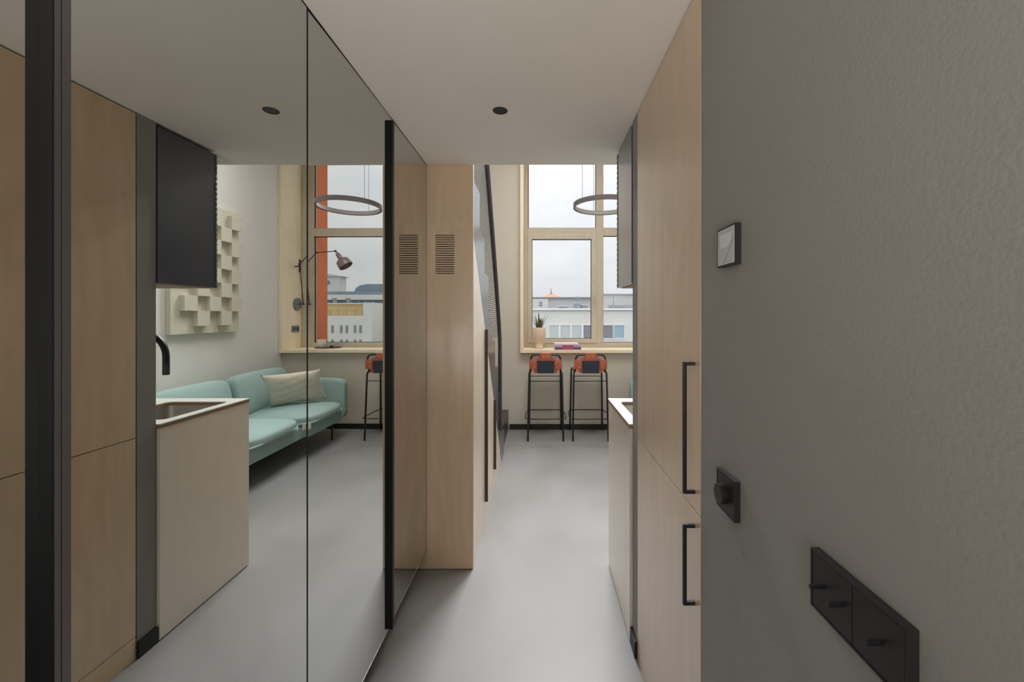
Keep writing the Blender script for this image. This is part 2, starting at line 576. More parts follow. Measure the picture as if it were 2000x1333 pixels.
# handle profiles standing proud of the mirrors
b = bmesh.new()
bx(b, (-0.001, -LB - 0.0005, 0.0), (0.017, -LB + 0.019, hB))
finish(b, 'handle_profile', M['profile_black'], tB)
b = bmesh.new()
bx(b, (0.0165, -LB + 0.0085, 0.0), (0.0178, -LB + 0.0185, hB), 0)
bx(b, (0.0165, -LB + 0.0008, 0.0), (0.0178, -LB + 0.0075, hB), 0)
finish(b, 'metal_strip', M['alu'], tB)
b = bmesh.new()
bx(b, (-0.001, LC - 0.019, 0.0), (0.0155, LC, hC - 0.022))
finish(b, 'handle_profile', M['profile_black'], tC)
b = bmesh.new()
bx(b, (0.0, LC, 0.0), (0.0157, LC + 0.0012, hC - 0.024))
finish(b, 'metal_strip', M['alu'], tC)
b = bmesh.new()
bx(b, (-0.006, -LC - 0.0046, 0.002), (0.0026, -LC + 0.0008, hC), 0)
finish(b, 'edge_seal', M['profile_black'], tC)
# slim ceiling track
b = box('ceiling_track', (MX - 0.02, -1.2, CEIL - 0.0014), (MX + 0.001, 2.2155, CEIL), M['gap'], kind='structure')
b.name = 'trim_4'

# ================================================================== TALL BIRCH CABINET (right)
tc_ = empty('tall_cabinet', (0.69, 1.317, 0))
tag(tc_, 'tall birch cabinet with two black bar handles beside the grey wall', 'cabinet')
FX = 0.390


def tcp(name, a, b_, m, parent=tc_, bev=0.0):
    bb = bmesh.new()
    off = Vector(tc_.location)
    bx(bb, Vector(a) - off, Vector(b_) - off, bev=bev)
    return finish(bb, name, m, parent)


tcp('carcass', (FX + 0.019, 0.9935, 0.004), (0.998, 1.6445, CEIL - 0.002), M['gap'])
up = tcp('door', (FX, 0.9955, 0.8885), (FX + 0.018, 1.6405, CEIL - 0.006), M['birch'], bev=0.0008)
lo = tcp('door', (FX, 0.9955, 0.0925), (FX + 0.018, 1.6405, 0.8855), M['birch'], bev=0.0008)
tcp('plinth', (FX, 0.9955, 0.0), (FX + 0.018, 1.6405, 0.0895), M['birch'], bev=0.0008)
for z0, z1, par in ((0.930, 1.262, up), (0.649, 0.853, lo)):
    b = bmesh.new()
    off = Vector(tc_.location)
    xg, yh, t = 0.360, 1.034, 0.0045
    bx(b, Vector((xg, yh - t, z0)) - off, Vector((xg + 0.009, yh + t, z1)) - off, bev=0.001)
    for z in (z0, z1 - 0.009):
        bx(b, Vector((xg + 0.008, yh - t, z)) - off, Vector((FX + 0.0002, yh + t, z + 0.009)) - off, bev=0.001)
    finish(b, 'bar_handle', M['black'], par)

# ================================================================== KITCHEN
kb = empty('sink_cabinet', (0.69, 1.995, 0))
tag(kb, 'low kitchen sink cabinet with plain pale birch front', 'cabinet')


def kbp(name, a, b_, m, bev=0.0):
    bb = bmesh.new()
    off = Vector(kb.location)
    bx(bb, Vector(a) - off, Vector(b_) - off, bev=bev)
    return finish(bb, name, m, kb)


KX, KY0, KY1 = 0.378, 1.730, 2.262
kbp('door', (KX, KY0 + 0.001, 0.006), (KX + 0.018, KY1, 0.900), M['laminate'], bev=0.0006)
kbp('side_panel', (KX + 0.0185, KY1 - 0.018, 0.002), (0.996, KY1, 0.900), M['laminate'], bev=0.0006)
kbp('side_panel', (KX + 0.0185, KY0 + 0.001, 0.002), (0.996, KY0 + 0.018, 0.900), M['laminate'])
kbp('base_board', (KX + 0.0185, KY0 + 0.0185, 0.0), (0.996, KY1 - 0.0185, 0.06), M['gap'])
# worktop: pale top skin on a plywood core, with the sink cut-out
SX0, SX1, SY0, SY1 = 0.424, 0.742, 1.80, 2.178
wt = empty('worktop', (0.69, 1.995, 0.9005))
tag(wt, 'thin pale worktop with plywood edge around the sink', 'worktop')
for nm, z0, z1, m_, e in (('core', 0.9005, 0.9150, M['birch_edge'], 0.0), ('top_skin', 0.9152, 0.920, M['white_top'], 0.0015)):
    b = bmesh.new()
    off = Vector(wt.location)
    x0, x1, y0, y1 = KX - 0.002 - e, 0.998, KY0 + 0.0, KY1 + 0.002 + e
    # frame with rounded cut-out corners
    outer = [(x0, y0), (x1, y0), (x1, y1), (x0, y1)]
    inner = []
    rr = 0.03
    for cx_, cy_, a0 in ((SX1 - rr, SY1 - rr, 0), (SX0 + rr, SY1 - rr, 90), (SX0 + rr, SY0 + rr, 180), (SX1 - rr, SY0 + rr, 270)):
        for k in range(6):
            a = math.radians(a0 + 90 * k / 5)
            inner.append((cx_ + rr * math.cos(a), cy_ + rr * math.sin(a)))
    for zz in ((z0, z1),):
        vo = [[b.verts.new(Vector((x, y, z)) - off) for x, y in outer] for z in zz]
        vi = [[b.verts.new(Vector((x, y, z)) - off) for x, y in inner] for z in zz]
        # quadrants: inner corners 0:(+,+) 1:(-,+) 2:(-,-) 3:(+,-) -> outer idx 2,3,0,1
        oi = [2, 3, 0, 1]
        for L_ in (0, 1):
            for q in range(4):
                O = vo[L_][oi[q]]
                for k in range(5):
                    b.faces.new((O, vi[L_][q * 6 + k], vi[L_][q * 6 + k + 1]))
                O2 = vo[L_][oi[(q + 1) % 4]]
                b.faces.new((O, vi[L_][q * 6 + 5], vi[L_][((q + 1) * 6) % 24], O2))
        for i in range(4):
            b.faces.new((vo[0][i], vo[0][(i + 1) % 4], vo[1][(i + 1) % 4], vo[1][i]))
        for i in range(24):
            b.faces.new((vi[0][i], vi[0][(i + 1) % 24], vi[1][(i + 1) % 24], vi[1][i]))
    finish(b, nm, m_, wt)
# sink bowl
b = bmesh.new()
cxs, cys = (SX0 + SX1) / 2, (SY0 + SY1) / 2


def rrect(hx, hy, r, z, n=6):
    p = []
    for sx, sy, a0 in ((1, 1, 0), (-1, 1, 90), (-1, -1, 180), (1, -1, 270)):
        for k in range(n):
            a = math.radians(a0 + 90 * k / (n - 1))
            p.append((sx * (hx - r) + r * math.cos(a), sy * (hy - r) + r * math.sin(a), z))
    return p


HX, HY = (SX1 - SX0) / 2 + 0.0005, (SY1 - SY0) / 2 + 0.0005
rings = [rrect(HX + 0.012, HY + 0.012, 0.035, 0.1755), rrect(HX, HY, 0.03, 0.1755), rrect(HX - 0.002, HY - 0.002, 0.03, 0.03),
         rrect(HX - 0.012, HY - 0.012, 0.03, 0.008), rrect(HX - 0.03, HY - 0.03, 0.03, 0.003), rrect(0.022, 0.022, 0.0219, 0.0)]
vr = [[b.verts.new(p) for p in r_] for r_ in rings]
for A, B_ in zip(vr, vr[1:]):
    for k in range(24):
        b.faces.new((A[k], A[(k + 1) % 24], B_[(k + 1) % 24], B_[k]))
b.faces.new(vr[-1])
sink = finish(b, 'sink', M['steel'], None, smooth=False, loc=(cxs, cys, 0.7245))
smooth_by_angle(sink, 0.9)
tag(sink, 'rectangular undermounted steel sink let into the worktop', 'sink')
b = bmesh.new()
lathe(b, [(0.02, 0), (0.021, 0.003), (0.012, 0.005)], n=18)
finish(b, 'drain', M['alu'], sink, loc=(0, 0, 0.0005))
# faucet
fc = empty('faucet', (0.8075, 1.99, 0.920))
tag(fc, 'black gooseneck faucet arching over the kitchen sink', 'faucet')
b = bmesh.new()
pts = [(0, 0, 0.0), (0, 0, 0.26)]
arc = [(-0.11 + 0.11 * math.cos(a), 0, 0.26 + 0.11 * math.sin(a)) for a in [PI * k / 14 for k in range(15)]]
tube(b, pts[:1] + arc + [(-0.22, 0, 0.17)], 0.0145, 16)
finish(b, 'spout', M['black'], fc, smooth=True)
b = bmesh.new()
lathe(b, [(0.026, 0), (0.026, 0.008), (0.017, 0.014), (0.017, 0.06)], n=20)
smooth_by_angle(finish(b, 'base', M['black'], fc))
b = bmesh.new()
tube(b, [(0, 0, 0.05), (0, 0.045, 0.055), (0, 0.075, 0.07)], [0.010, 0.007, 0.005], 10)
finish(b, 'lever', M['black'], fc, smooth=True)
# upper cabinet
uc = empty('upper_cabinet', (0.69, 1.888, 1.512))
tag(uc, 'dark satin wall cabinet hung above the sink up to the ceiling', 'cabinet')


def ucp(name, a, b_, m, bev=0.0):
    bb = bmesh.new()
    off = Vector(uc.location)
    bx(bb, Vector(a) - off, Vector(b_) - off, bev=bev)
    return finish(bb, name, m, uc)


UX = 0.386
ucp('door', (UX, 1.731, 1.5155), (UX + 0.018, 2.036, 2.180), M['black_gloss'], bev=0.001)
ucp('carcass', (UX + 0.0185, 1.731, 1.520), (0.998, 2.036, 2.190), M['black'])
ucp('bottom_trim', (UX + 0.0185, 1.731, 1.513), (0.998, 2.036, 1.5195), M['birch_edge'])
# corrugated end panel
b = bmesh.new()
pr = []
n = 26
z0, z1 = 1.5155, 2.180
for i in range(n * 4 + 1):
    t = i / (n * 4)
    pr.append((UX - 0.0015 - 0.0022 * (1 - math.cos(2 * PI * t * n)) / 2 - 0.690, z0 + (z1 - z0) * t - 1.512))
pr += [(0.96 - 0.69, z1 - 1.512), (0.96 - 0.69, z0 - 1.512)]
prism(b, pr, 'y', 2.0365 - 1.888, 2.046 - 1.888)
finish(b, 'corrugated_end_panel', M['alu'], uc)

# ================================================================== STORAGE UNDER THE STAIRS
PX = -0.363
st = empty('stair_storage', (-0.6, 2.95, 0))
tag(st, 'birch storage unit under the stairs with vented front and sloping top', 'cabinet')
off = Vector(st.location)


def stp(name, a, b_, m, parent=st, bev=0.0):
    bb = bmesh.new()
    bx(bb, Vector(a) - off, Vector(b_) - off, bev=bev)
    return finish(bb, name, m, parent)


# front panel facing the camera, opening left for the grille
VX0, VX1, VZ0, VZ1 = -0.5675, -0.4655, 1.6045, 1.8155
b = bmesh.new()
Y0, Y1 = 2.2205, 2.2385
x0, x1, z0, z1 = -1.14, PX, 0.004, CEIL + 0.004
for (xa, xb, za, zb) in ((x0, VX0, z0, z1), (VX1, x1, z0, z1), (VX0, VX1, z0, VZ0), (VX0, VX1, VZ1, z1)):
    fs = bx(b, Vector((xa, Y0, za)) - off, Vector((xb, Y1, zb)) - off)
bmesh.ops.remove_doubles(b, verts=b.verts, dist=1e-5)
fp = finish(b, 'front_panel', M['birch'], st)
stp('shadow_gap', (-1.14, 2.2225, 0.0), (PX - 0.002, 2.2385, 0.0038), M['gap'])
vg = stp('vent_grille', (VX0 + 0.0003, 2.2325, VZ0 + 0.0003), (VX1 - 0.0003, 2.2380, VZ1 - 0.0003), M['gap'])
pitch = (VZ1 - VZ0) / 18 * 1.0
slat_me = None
for k in range(17):
    zc = VZ0 + (VZ1 - VZ0 - 0.0045) * (k + 0.5) / 17 + 0.00225
    if slat_me is None:
        bb = bmesh.new()
        bx(bb, (-0.0505, 0, -0.0037), (0.0505, 0.011, 0.0037))
        s_ = finish(bb, 'slat', M['birch'], vg)
        slat_me = s_.data
    else:
        s_ = bpy.data.objects.new('slat', slat_me)
        COL.objects.link(s_)
        s_.parent = vg
    s_.location = Vector(((VX0 + VX1) / 2, 2.2212, zc)) - off


def zline(y):
    return 1.845 - 1.115 * (y - 2.2)


# side doors, sloping top
cuts = [2.2400, 2.698, 3.208, 3.72]
for i in range(3):
    ya, yb = cuts[i] + 0.0012, cuts[i + 1] - 0.0012
    b = bmesh.new()
    pts = [(ya, 0.105), (yb, 0.105), (yb, zline(yb)), (ya, zline(ya))]
    prism(b, [(p[0] - off.y, p[1]) for p in pts], 'x', PX - 0.018 - off.x, PX - off.x)
    d = finish(b, 'door', M['birch_pale'], st)
    if i < 2:
        b = bmesh.new()
        zt = zline(yb) - 0.004
        bx(b, Vector((PX, yb - 0.010, 0.155 + 0.02 * i)) - off, Vector((PX + 0.020, yb - 0.001, zt)) - off, bev=0.0008)
        finish(b, 'fin_handle', M['bronze'], d)
b = bmesh.new()
prism(b, [(p[0] - off.y, p[1]) for p in [(2.24, 0.0), (3.84, 0.0), (3.75, 0.102), (2.24, 0.102)]], 'x',
      PX - 0.018 - off.x, PX - 0.001 - off.x)
finish(b, 'plinth', M['birch_pale'], st)
b = bmesh.new()
pts = [(2.24, 0.0), (3.80, 0.0), (3.72, 0.12), (2.24, zline(2.24) - 0.01)]
prism(b, [(p[0] - off.y, p[1]) for p in pts], 'x', -1.19 - off.x, PX - 0.019 - off.x)
finish(b, 'carcass', M['gap'], st)

# ================================================================== STAIRS
sr = empty('staircase', (-0.75, 3.2, 0))
tag(sr, 'dark steel staircase with stepped stringer and rod railing rising leftwards', 'staircase')
off = Vector(sr.location)
lev = [0.24 + 0.2343 * k for k in range(0, 10)]
rz = [2.46 + 0.21 * (8 - k) for k in range(0, 10)]    # riser k at rz[k] joins lev[k-1] to lev[k]
b = bmesh.new()
pts = [(4.10, 0.0), (4.10, 0.235)]
for k in range(1, 10):
    pts.append((rz[k], lev[k - 1]))
    pts.append((rz[k], lev[k]))
pts.append((2.2405, lev[9]))
pts += [(2.2405, zline(2.2405) + 0.003), (3.845, 0.004), (3.87, 0.0)]
prism(b, [(p[0] - off.y, p[1]) for p in pts], 'x', PX - 0.008 - off.x, PX + 0.0 - off.x)
finish(b, 'stringer', M['steel_dark'], sr)
for k in range(1, 10):
    b = bmesh.new()
    y1 = rz[k]
    y0 = rz[k + 1] if k < 9 else 2.2405
    bx(b, (-1.198 - off.x, y0 - off.y, lev[k] - 0.006), (PX - 0.009 - off.x, y1 + 0.004 - off.y, lev[k] + 0.004), bev=0.001)
    bx(b, (-1.198 - off.x, y1 - 0.004 - off.y, lev[k - 1] + 0.004), (PX - 0.009 - off.x, y1 - off.y, lev[k] - 0.006))
    finish(b, 'tread', M['steel_dark'], sr)
b = bmesh.new()
bx(b, (-1.198 - off.x, 3.935 - off.y, 0.0), (PX - 0.02 - off.x, 4.934 - off.y, 0.24), bev=0.004)
finish(b, 'bottom_landing', M['steel_low'], sr)
# handrail and end post
rail = [(2.2405, 2.396 + 1.38 * (2.77 - 2.2405)), (2.77, 2.396), (3.34, 1.64), (3.60, 1.26), (3.655, 1.12), (3.66, 0.36)]
b = bmesh.new()
tube(b, fillet([(PX + 0.004 - off.x, y - off.y, z) for y, z in rail], 0.06), 0.0175, 10)
finish(b, 'handrail', M['rail'], sr, smooth=True)


def rail_y(z):
    for (ya, za), (yb, zb) in zip(rail, rail[1:]):
        if zb <= z <= za:
            return ya + (yb - ya) * (za - z) / (za - zb)
    return rail[0][0]


def step_y(z):
    for k in range(1, 10):
        if z < lev[k]:
            return rz[k] + 0.002
    return 2.2405


b = bmesh.new()
z = 1.20
while z < 3.1:
    ya, yb = step_y(z), rail_y(z)
    if yb - ya > 0.02:
        bx(b, (PX - 0.0055 - off.x, ya - off.y, z), (PX - 0.0030 - off.x, yb - off.y, z + 0.0055))
    z += 0.0165
o = finish(b, 'railing_rods', M['black'], sr)
o['kind'] = 'stuff'

# ================================================================== SOFA
sf = empty('sofa', (1.44, 3.82, 0))
tag(sf, 'teal two-seat sofa with thin legs against the side wall', 'sofa')
off = Vector(sf.location)
YA, YB = 2.98, 4.66
XF = 1.02


def sfp(name, lo_, hi_, m, n=8, crown=(0, 0, 0), seg=12, par=sf, tf=None):
    bb = bmesh.new()
    c = (Vector(lo_) + Vector(hi_)) / 2 - off
    sz = Vector(hi_) - Vector(lo_)
    vs = soft_box(bb, (0, 0, 0), sz, n, crown, seg)
    if tf:
        for v in vs:
            v.co = tf @ v.co
    for v in vs:
        v.co += c
    return finish(bb, name, m, par, smooth=True)


sfp('base_frame', (XF + 0.01, YA + 0.02, 0.20), (1.85, YB - 0.02, 0.325), M['teal'], n=14)
for y0, y1 in ((YA, YA + 0.11), (YB - 0.11, YB)):
    sfp('armrest', (XF - 0.01, y0, 0.21), (1.86, y1, 0.665), M['teal'], n=9, crown=(0, 0.01, 0.008))
mid = 3.83
for y0, y1 in ((YA + 0.112, mid), (mid, YB - 0.112)):
    c = sfp('seat_cushion', (XF - 0.035, y0 + 0.002, 0.315), (1.66, y1 - 0.002, 0.425), M['teal'], n=5.5, crown=(0.012, 0.0, 0.035), seg=16)
    # piping along the lower front seam
    b = bmesh.new()
    p = []
    hx, hy, nn = (1.66 - XF + 0.035) / 2 + 0.003, (y1 - y0) / 2 - 0.003, 7.0
    for k in range(64):
        a = 2 * PI * k / 64
        ca, sa = math.cos(a), math.sin(a)
        r_ = (abs(ca) ** nn + abs(sa) ** nn) ** (-1 / nn)
        p.append(((1.66 + XF - 0.035) / 2 + hx * ca * r_ - off.x, (y0 + y1) / 2 + hy * sa * r_ - off.y, 0.352))
    tube(b, p, 0.0045, 6, closed=True)
    finish(b, 'piping', M['teal_piping'], c, smooth=True)
for (y0, y1, dx, zt) in ((YA + 0.05, mid - 0.01, 0.03, 0.785), (mid + 0.005, YB - 0.03, 0.0, 0.80)):
    tf = Matrix.Rotation(math.radians(13), 4, 'Y')
    sfp('back_cushion', (1.575 + dx, y0, 0.40), (1.755 + dx, y1, zt), M['teal'], n=6, crown=(0.03, 0.0, 0.01), seg=14, tf=tf)
b = bmesh.new()
bx(b, (XF - 0.033 - off.x, mid - 0.004 - off.y, 0.300), (XF - 0.027 - off.x, mid + 0.045 - off.y, 0.352))
finish(b, 'care_tag', M['cup'], sf)
sfp('back_frame', (1.79, YA + 0.01, 0.22), (1.865, YB - 0.01, 0.62), M['teal'], n=12)
for x, y in ((1.11, YB - 0.17), (1.11, YA + 0.17), (1.78, YB - 0.17), (1.78, YA + 0.17)):
    b = bmesh.new()
    tube(b, [(x - off.x, y - off.y, 0.0), (x - off.x, y - off.y, 0.205)], [0.008, 0.014], 10)
    finish(b, 'leg', M['lamp_rod'], sf, smooth=True)

# cream pillow leaning in the corner of the sofa
b = bmesh.new()
N = 26
W2, H2, T2 = 0.238, 0.195, 0.066
grid = {}
for side in (1, -1):
    for i in range(N + 1):
        for j in range(N + 1):
            u, v = 2 * i / N - 1, 2 * j / N - 1
            if side == -1 and (i in (0, N) or j in (0, N)):
                grid[(side, i, j)] = grid[(1, i, j)]
                continue
            x = u * W2 * (1 - 0.09 * (1 - abs(v) ** 2) * abs(u) ** 3)
            z_ = v * H2 * (1 - 0.11 * (1 - abs(u) ** 2) * abs(v) ** 3)
            t = T2 * ((1 - abs(u) ** 2.4) * (1 - abs(v) ** 2.4)) ** 0.55
            t += 0.004 * math.sin(9 * u + 4 * v) * (1 - u * u) * (1 - v * v)
            t += 0.003 * math.sin(17 * v - 6 * u) * (1 - u * u) * (1 - v * v)
            grid[(side, i, j)] = b.verts.new((x - 0.27 * z_, side * t, z_ + H2))
for side in (1, -1):
    for i in range(N):
        for j in range(N):
            q = [grid[(side, i, j)], grid[(side, i + 1, j)], grid[(side, i + 1, j + 1)], grid[(side, i, j + 1)]]
            b.faces.new(q)
pil = finish(b, 'pillow', M['cream'], None, smooth=True, loc=(1.365, 4.27, 0.452))
pil.rotation_euler = Matrix.LocRotScale(None, (Matrix.Rotation(math.radians(134), 3, 'Z') @ Matrix.Rotation(math.radians(-24), 3, 'X') @ Matrix.Rotation(math.radians(-2), 3, 'Y')).to_quaternion(), None).to_euler()
tag(pil, 'cream rectangular cushion leaning on the teal sofa', 'cushion')

# ================================================================== WALL RELIEF
ar = empty('relief_panel', (XS, 3.79, 1.215))
tag(ar, 'off-white square-block relief panel hung on the sofa wall', 'wall art')
b = bmesh.new()
bx(b, (-0.045, -0.385, 0), (-0.001, 0.385, 1.195), bev=0.002)
finish(b, 'backing', M['plaster'], ar)
bme = None
cs = 0.1345
for row in range(8):
    for colm in range(5):
        if (row + colm) % 2 == 1:
            if bme is None:
                bb = bmesh.new()
                bx(bb, (-0.045, -cs / 2, -cs / 2), (0, cs / 2, cs / 2), bev=0.0015)
                o = finish(bb, 'block', M['plaster'], ar)
                bme = o.data
            else:
                o = bpy.data.objects.new('block', bme)
                COL.objects.link(o)
                o.parent = ar
            o.location = (-0.0452, -0.385 + 0.085 + cs * (colm + 0.5), 0.068 + cs * (row + 0.5))

# ================================================================== BAR STOOLS
def make_stool():
    t = empty('bar_stool', (0.06, 4.70, 0))
    r = 0.0105
    sm = M['stool_metal']
    yn, yf = -0.205, 0.205
    for sx in (-1, 1):
        for (yfoot, ytop) in ((-0.2175, -0.185), (0.2175, 0.185)):
            b = bmesh.new()
            tube(b, fillet([(sx * 0.194, yfoot, 0.0), (sx * 0.181, ytop, 0.73), (sx * 0.176, ytop * 0.90, 0.752),
                            (sx * 0.170, ytop * 0.72, 0.752)], 0.02), r, 10)
            finish(b, 'leg', sm, t, smooth=True)
        b = bmesh.new()
        tube(b, [(sx * 0.170, -0.14, 0.752), (sx * 0.170, 0.14, 0.752)], r, 10)
        finish(b, 'seat_rail', sm, t, smooth=True)
    for y in (-0.189, 0.189):
        b = bmesh.new()
        tube(b, [(-0.180, y, 0.652), (0.180, y, 0.652)], 0.0045, 8)
        finish(b, 'crossbar', sm, t, smooth=True)
    b = bmesh.new()
    ring = [(-0.197, -0.222), (0.197, -0.222), (0.226, -0.19), (0.226, 0.06), (0.200, 0.222), (-0.200, 0.222), (-0.226, 0.06), (-0.226, -0.19)]
    tube(b, [(x, y, 0.243) for x, y in ring], 0.0055, 8, closed=True)
    finish(b, 'footrest', sm, t, smooth=True)
    # backrest tube
    b = bmesh.new()
    tube(b, fillet([(-0.166, -0.150, 0.752), (-0.163, -0.205, 0.80), (-0.163, -0.222, 0.948), (0.163, -0.222, 0.948),
                    (0.163, -0.205, 0.80), (0.166, -0.150, 0.752)], 0.062, 8), 0.0105, 10)
    finish(b, 'back_tube', sm, t, smooth=True)
    # cognac leather back with tabs wrapped over the tube
    b = bmesh.new()
    outl = [(-0.095, 0.748), (0.095, 0.748), (0.128, 0.748), (0.128, 0.782), (0.124, 0.893), (0.092, 0.906), (0.062, 0.928),
            (-0.062, 0.928), (-0.092, 0.906), (-0.124, 0.893), (-0.128, 0.782), (-0.128, 0.748)]
    prism(b, outl, 'y', -0.224, -0.216)
    leather = finish(b, 'backrest_leather', M['orange_leather'], t)
    for (xa, xb, za, zb) in ((-0.060, 0.060, 0.880, 0.9665), (-0.179, -0.100, 0.790, 0.893), (0.100, 0.179, 0.790, 0.893)):
        b = bmesh.new()
        bx(b, (xa, -0.2375, za), (xb, -0.2045, zb), bev=0.006)
        smooth_by_angle(finish(b, 'leather_tab', M['orange_leather'], t))
    b = bmesh.new()
    bx(b, (-0.092, -0.236, 0.745), (0.092, -0.2245, 0.882), bev=0.004)
    finish(b, 'back_pad', M['navy'], t)
    b = bmesh.new()
    bx(b, (-0.092, -0.2155, 0.745), (0.092, -0.2085, 0.882), bev=0.003)
    finish(b, 'back_pad', M['navy'], t)
    for (x, z) in ((-0.022, 0.925), (0.022, 0.925), (-0.128, 0.870), (-0.128, 0.812), (0.128, 0.870), (0.128, 0.812)):
        b = bmesh.new()
        tube(b, [(x, -0.2365, z), (x, -0.2405, z)], [0.0055, 0.003], 8)
        finish(b, 'rivet', M['rivet'], t, smooth=True)
    # seat sling
    b = bmesh.new()
    n_ = 10
    top, bot = [], []
    for i in range(n_ + 1):
        x = -0.172 + 0.344 * i / n_
        sag = 0.766 - 0.016 * (1 - (x / 0.172) ** 2)
        top.append((x, sag))
        bot.append((x, sag - 0.005))
    prism(b, top + bot[::-1], 'y', -0.135, 0.165)
    finish(b, 'seat', M['orange_leather'], t)
    return t


s1 = make_stool()
tag(s1, 'cognac leather bar stool on the left, below the potted plant', 'bar stool', 'bar stools at the window ledge')
s2 = copy_tree(s1)
s2.location = (0.552, 4.70, 0)
tag(s2, 'cognac leather bar stool on the right, next to the kitchen worktop corner', 'bar stool', 'bar stools at the window ledge')

# ================================================================== LAMPS
rl = empty('ring_pendant_lamp', (0.60, 3.83, 2.406))
tag(rl, 'large thin ring pendant lamp hanging on fine cables before the window', 'pendant lamp')
b = bmesh.new()
R = 0.290
n = 72
prof = [(R, -0.021), (R, 0.021), (R - 0.014, 0.021), (R - 0.014, -0.021)]
rg = [[b.verts.new((r_ * math.cos(2 * PI * k / n), r_ * math.sin(2 * PI * k / n), z_)) for r_, z_ in prof] for k in range(n)]
for k in range(n):
    A, B_ = rg[k], rg[(k + 1) % n]
    for i in range(4):
        b.faces.new((A[i], A[(i + 1) % 4], B_[(i + 1) % 4], B_[i]))
smooth_by_angle(finish(b, 'ring', M['ring'], rl))
b = bmesh.new()
prof = [(R - 0.0142, -0.017), (R - 0.0142, 0.017), (R - 0.019, 0.017), (R - 0.019, -0.017)]
rg = [[b.verts.new((r_ * math.cos(2 * PI * k / n), r_ * math.sin(2 * PI * k / n), z_)) for r_, z_ in prof] for k in range(n)]
for k in range(n):
    A, B_ = rg[k], rg[(k + 1) % n]
    for i in range(4):
        b.faces.new((A[i], A[(i + 1) % 4], B_[(i + 1) % 4], B_[i]))
smooth_by_angle(finish(b, 'diffuser', M['diffuser'], rl))
for a in (218, 103, -22):
    ca, sa = math.cos(math.radians(a)), math.sin(math.radians(a))
    b = bmesh.new()
    tube(b, [((R - 0.007) * ca, (R - 0.007) * sa, 0.02), ((R - 0.007) * ca, (R - 0.007) * sa, HI - 2.406)], 0.0016, 6)
    finish(b, 'cable', M['lamp_rod'], rl, smooth=True)
b = bmesh.new()
lathe(b, [(0.31, 0), (0.31, 0.02)], n=32)
finish(b, 'ceiling_plate', M['ring'], rl, loc=(0, 0, HI - 2.406 - 0.021))

wl = empty('wall_lamp', (1.859, 5.20, 1.52))
tag(wl, 'jointed dark wall lamp with bell shade on the window lining', 'wall lamp')


def wlp(name, b_, m, smooth=True):
    return finish(b_, name, m, wl, smooth=smooth)


b = bmesh.new()
tube(b, [(0, 0, 0), (-0.018, 0, 0)], 0.078, 32)
smooth_by_angle(wlp('wall_disc', b, M['socket']))
b = bmesh.new()
tube(b, [(-0.018, 0, 0), (-0.092, 0, 0)], 0.006, 8)
tube(b, [(-0.088, -0.012, 0), (-0.088, 0.014, 0)], 0.010, 10)
wlp('wall_arm', b, M['lamp_rod'])
yl = -0.04
J0, J1, J2, J3 = (-0.088, yl + 0.03, 0), (-0.058, yl, 0.500), (-0.195, yl, 0.655), (-0.44, yl, 0.672)
for nm, p, q in (('lower_rod', J0, J1), ('middle_rod', J1, J2), ('upper_rod', J2, J3)):
    b = bmesh.new()
    tube(b, [p, q], 0.0055, 8)
    wlp(nm, b, M['lamp_rod'])
for J in (J1, J2, J3):
    b = bmesh.new()
    tube(b, [(J[0], J[1] - 0.014, J[2]), (J[0], J[1] + 0.014, J[2])], 0.0125, 12)
    smooth_by_angle(wlp('joint', b, M['lamp_rod']))
b = bmesh.new()
tube(b, [(-0.062, yl, 0.40), (-0.062, yl, 0.56)], 0.012, 10)
tube(b, [(-0.062, yl, 0.475), (0.0, yl, 0.475)], 0.008, 8)
wlp('clamp', b, M['lamp_rod'])
# shade: axis pointing down and towards the room
ax = Vector((-0.58, 0, -0.815)).normalized()
J3v = Vector(J3)
b = bmesh.new()
prof = [(0.000, 0.010), (0.03, 0.012), (0.045, 0.026), (0.115, 0.031), (0.122, 0.040), (0.135, 0.062), (0.150, 0.079),
        (0.215, 0.088), (0.235, 0.087)]
rot = ax.to_track_quat('Z', 'Y').to_matrix()
prof2 = [(r_, h_) for h_, r_ in prof] + [(0.082, 0.233), (0.080, 0.20), (0.05, 0.14), (0.01, 0.13)]
lathe(b, prof2, n=28)
for v in b.verts:
    v.co = rot @ v.co + J3v
smooth_by_angle(wlp('shade', b, M['lamp_metal']), 0.8)

# recessed spot in the ceiling
sp = empty('ceiling_spotlight', (-0.159, 1.63, CEIL))
tag(sp, 'small round black recessed spotlight in the hall ceiling', 'spotlight')
b = bmesh.new()
n = 28
R1, R2 = 0.0295, 0.024
A = [b.verts.new((R1 * math.cos(2 * PI * k / n), R1 * math.sin(2 * PI * k / n), 0)) for k in range(n)]
A2 = [b.verts.new((R1 * math.cos(2 * PI * k / n), R1 * math.sin(2 * PI * k / n), -0.002)) for k in range(n)]
A3 = [b.verts.new((R2 * math.cos(2 * PI * k / n), R2 * math.sin(2 * PI * k / n), -0.002)) for k in range(n)]
A4 = [b.verts.new((R2 * math.cos(2 * PI * k / n), R2 * math.sin(2 * PI * k / n), -0.0006)) for k in range(n)]
for X_, Y_ in ((A, A2), (A2, A3), (A3, A4)):
    for k in range(n):
        b.faces.new((X_[k], X_[(k + 1) % n], Y_[(k + 1) % n], Y_[k]))
finish(b, 'rim', M['black_matte'], sp)
b = bmesh.new()
lathe(b, [(R2, -0.0011), (R2, -0.0005)], n=28)
finish(b, 'lens', M['black'], sp)

# ================================================================== SWITCHES ON THE RIGHT WALL
WX = 0.390


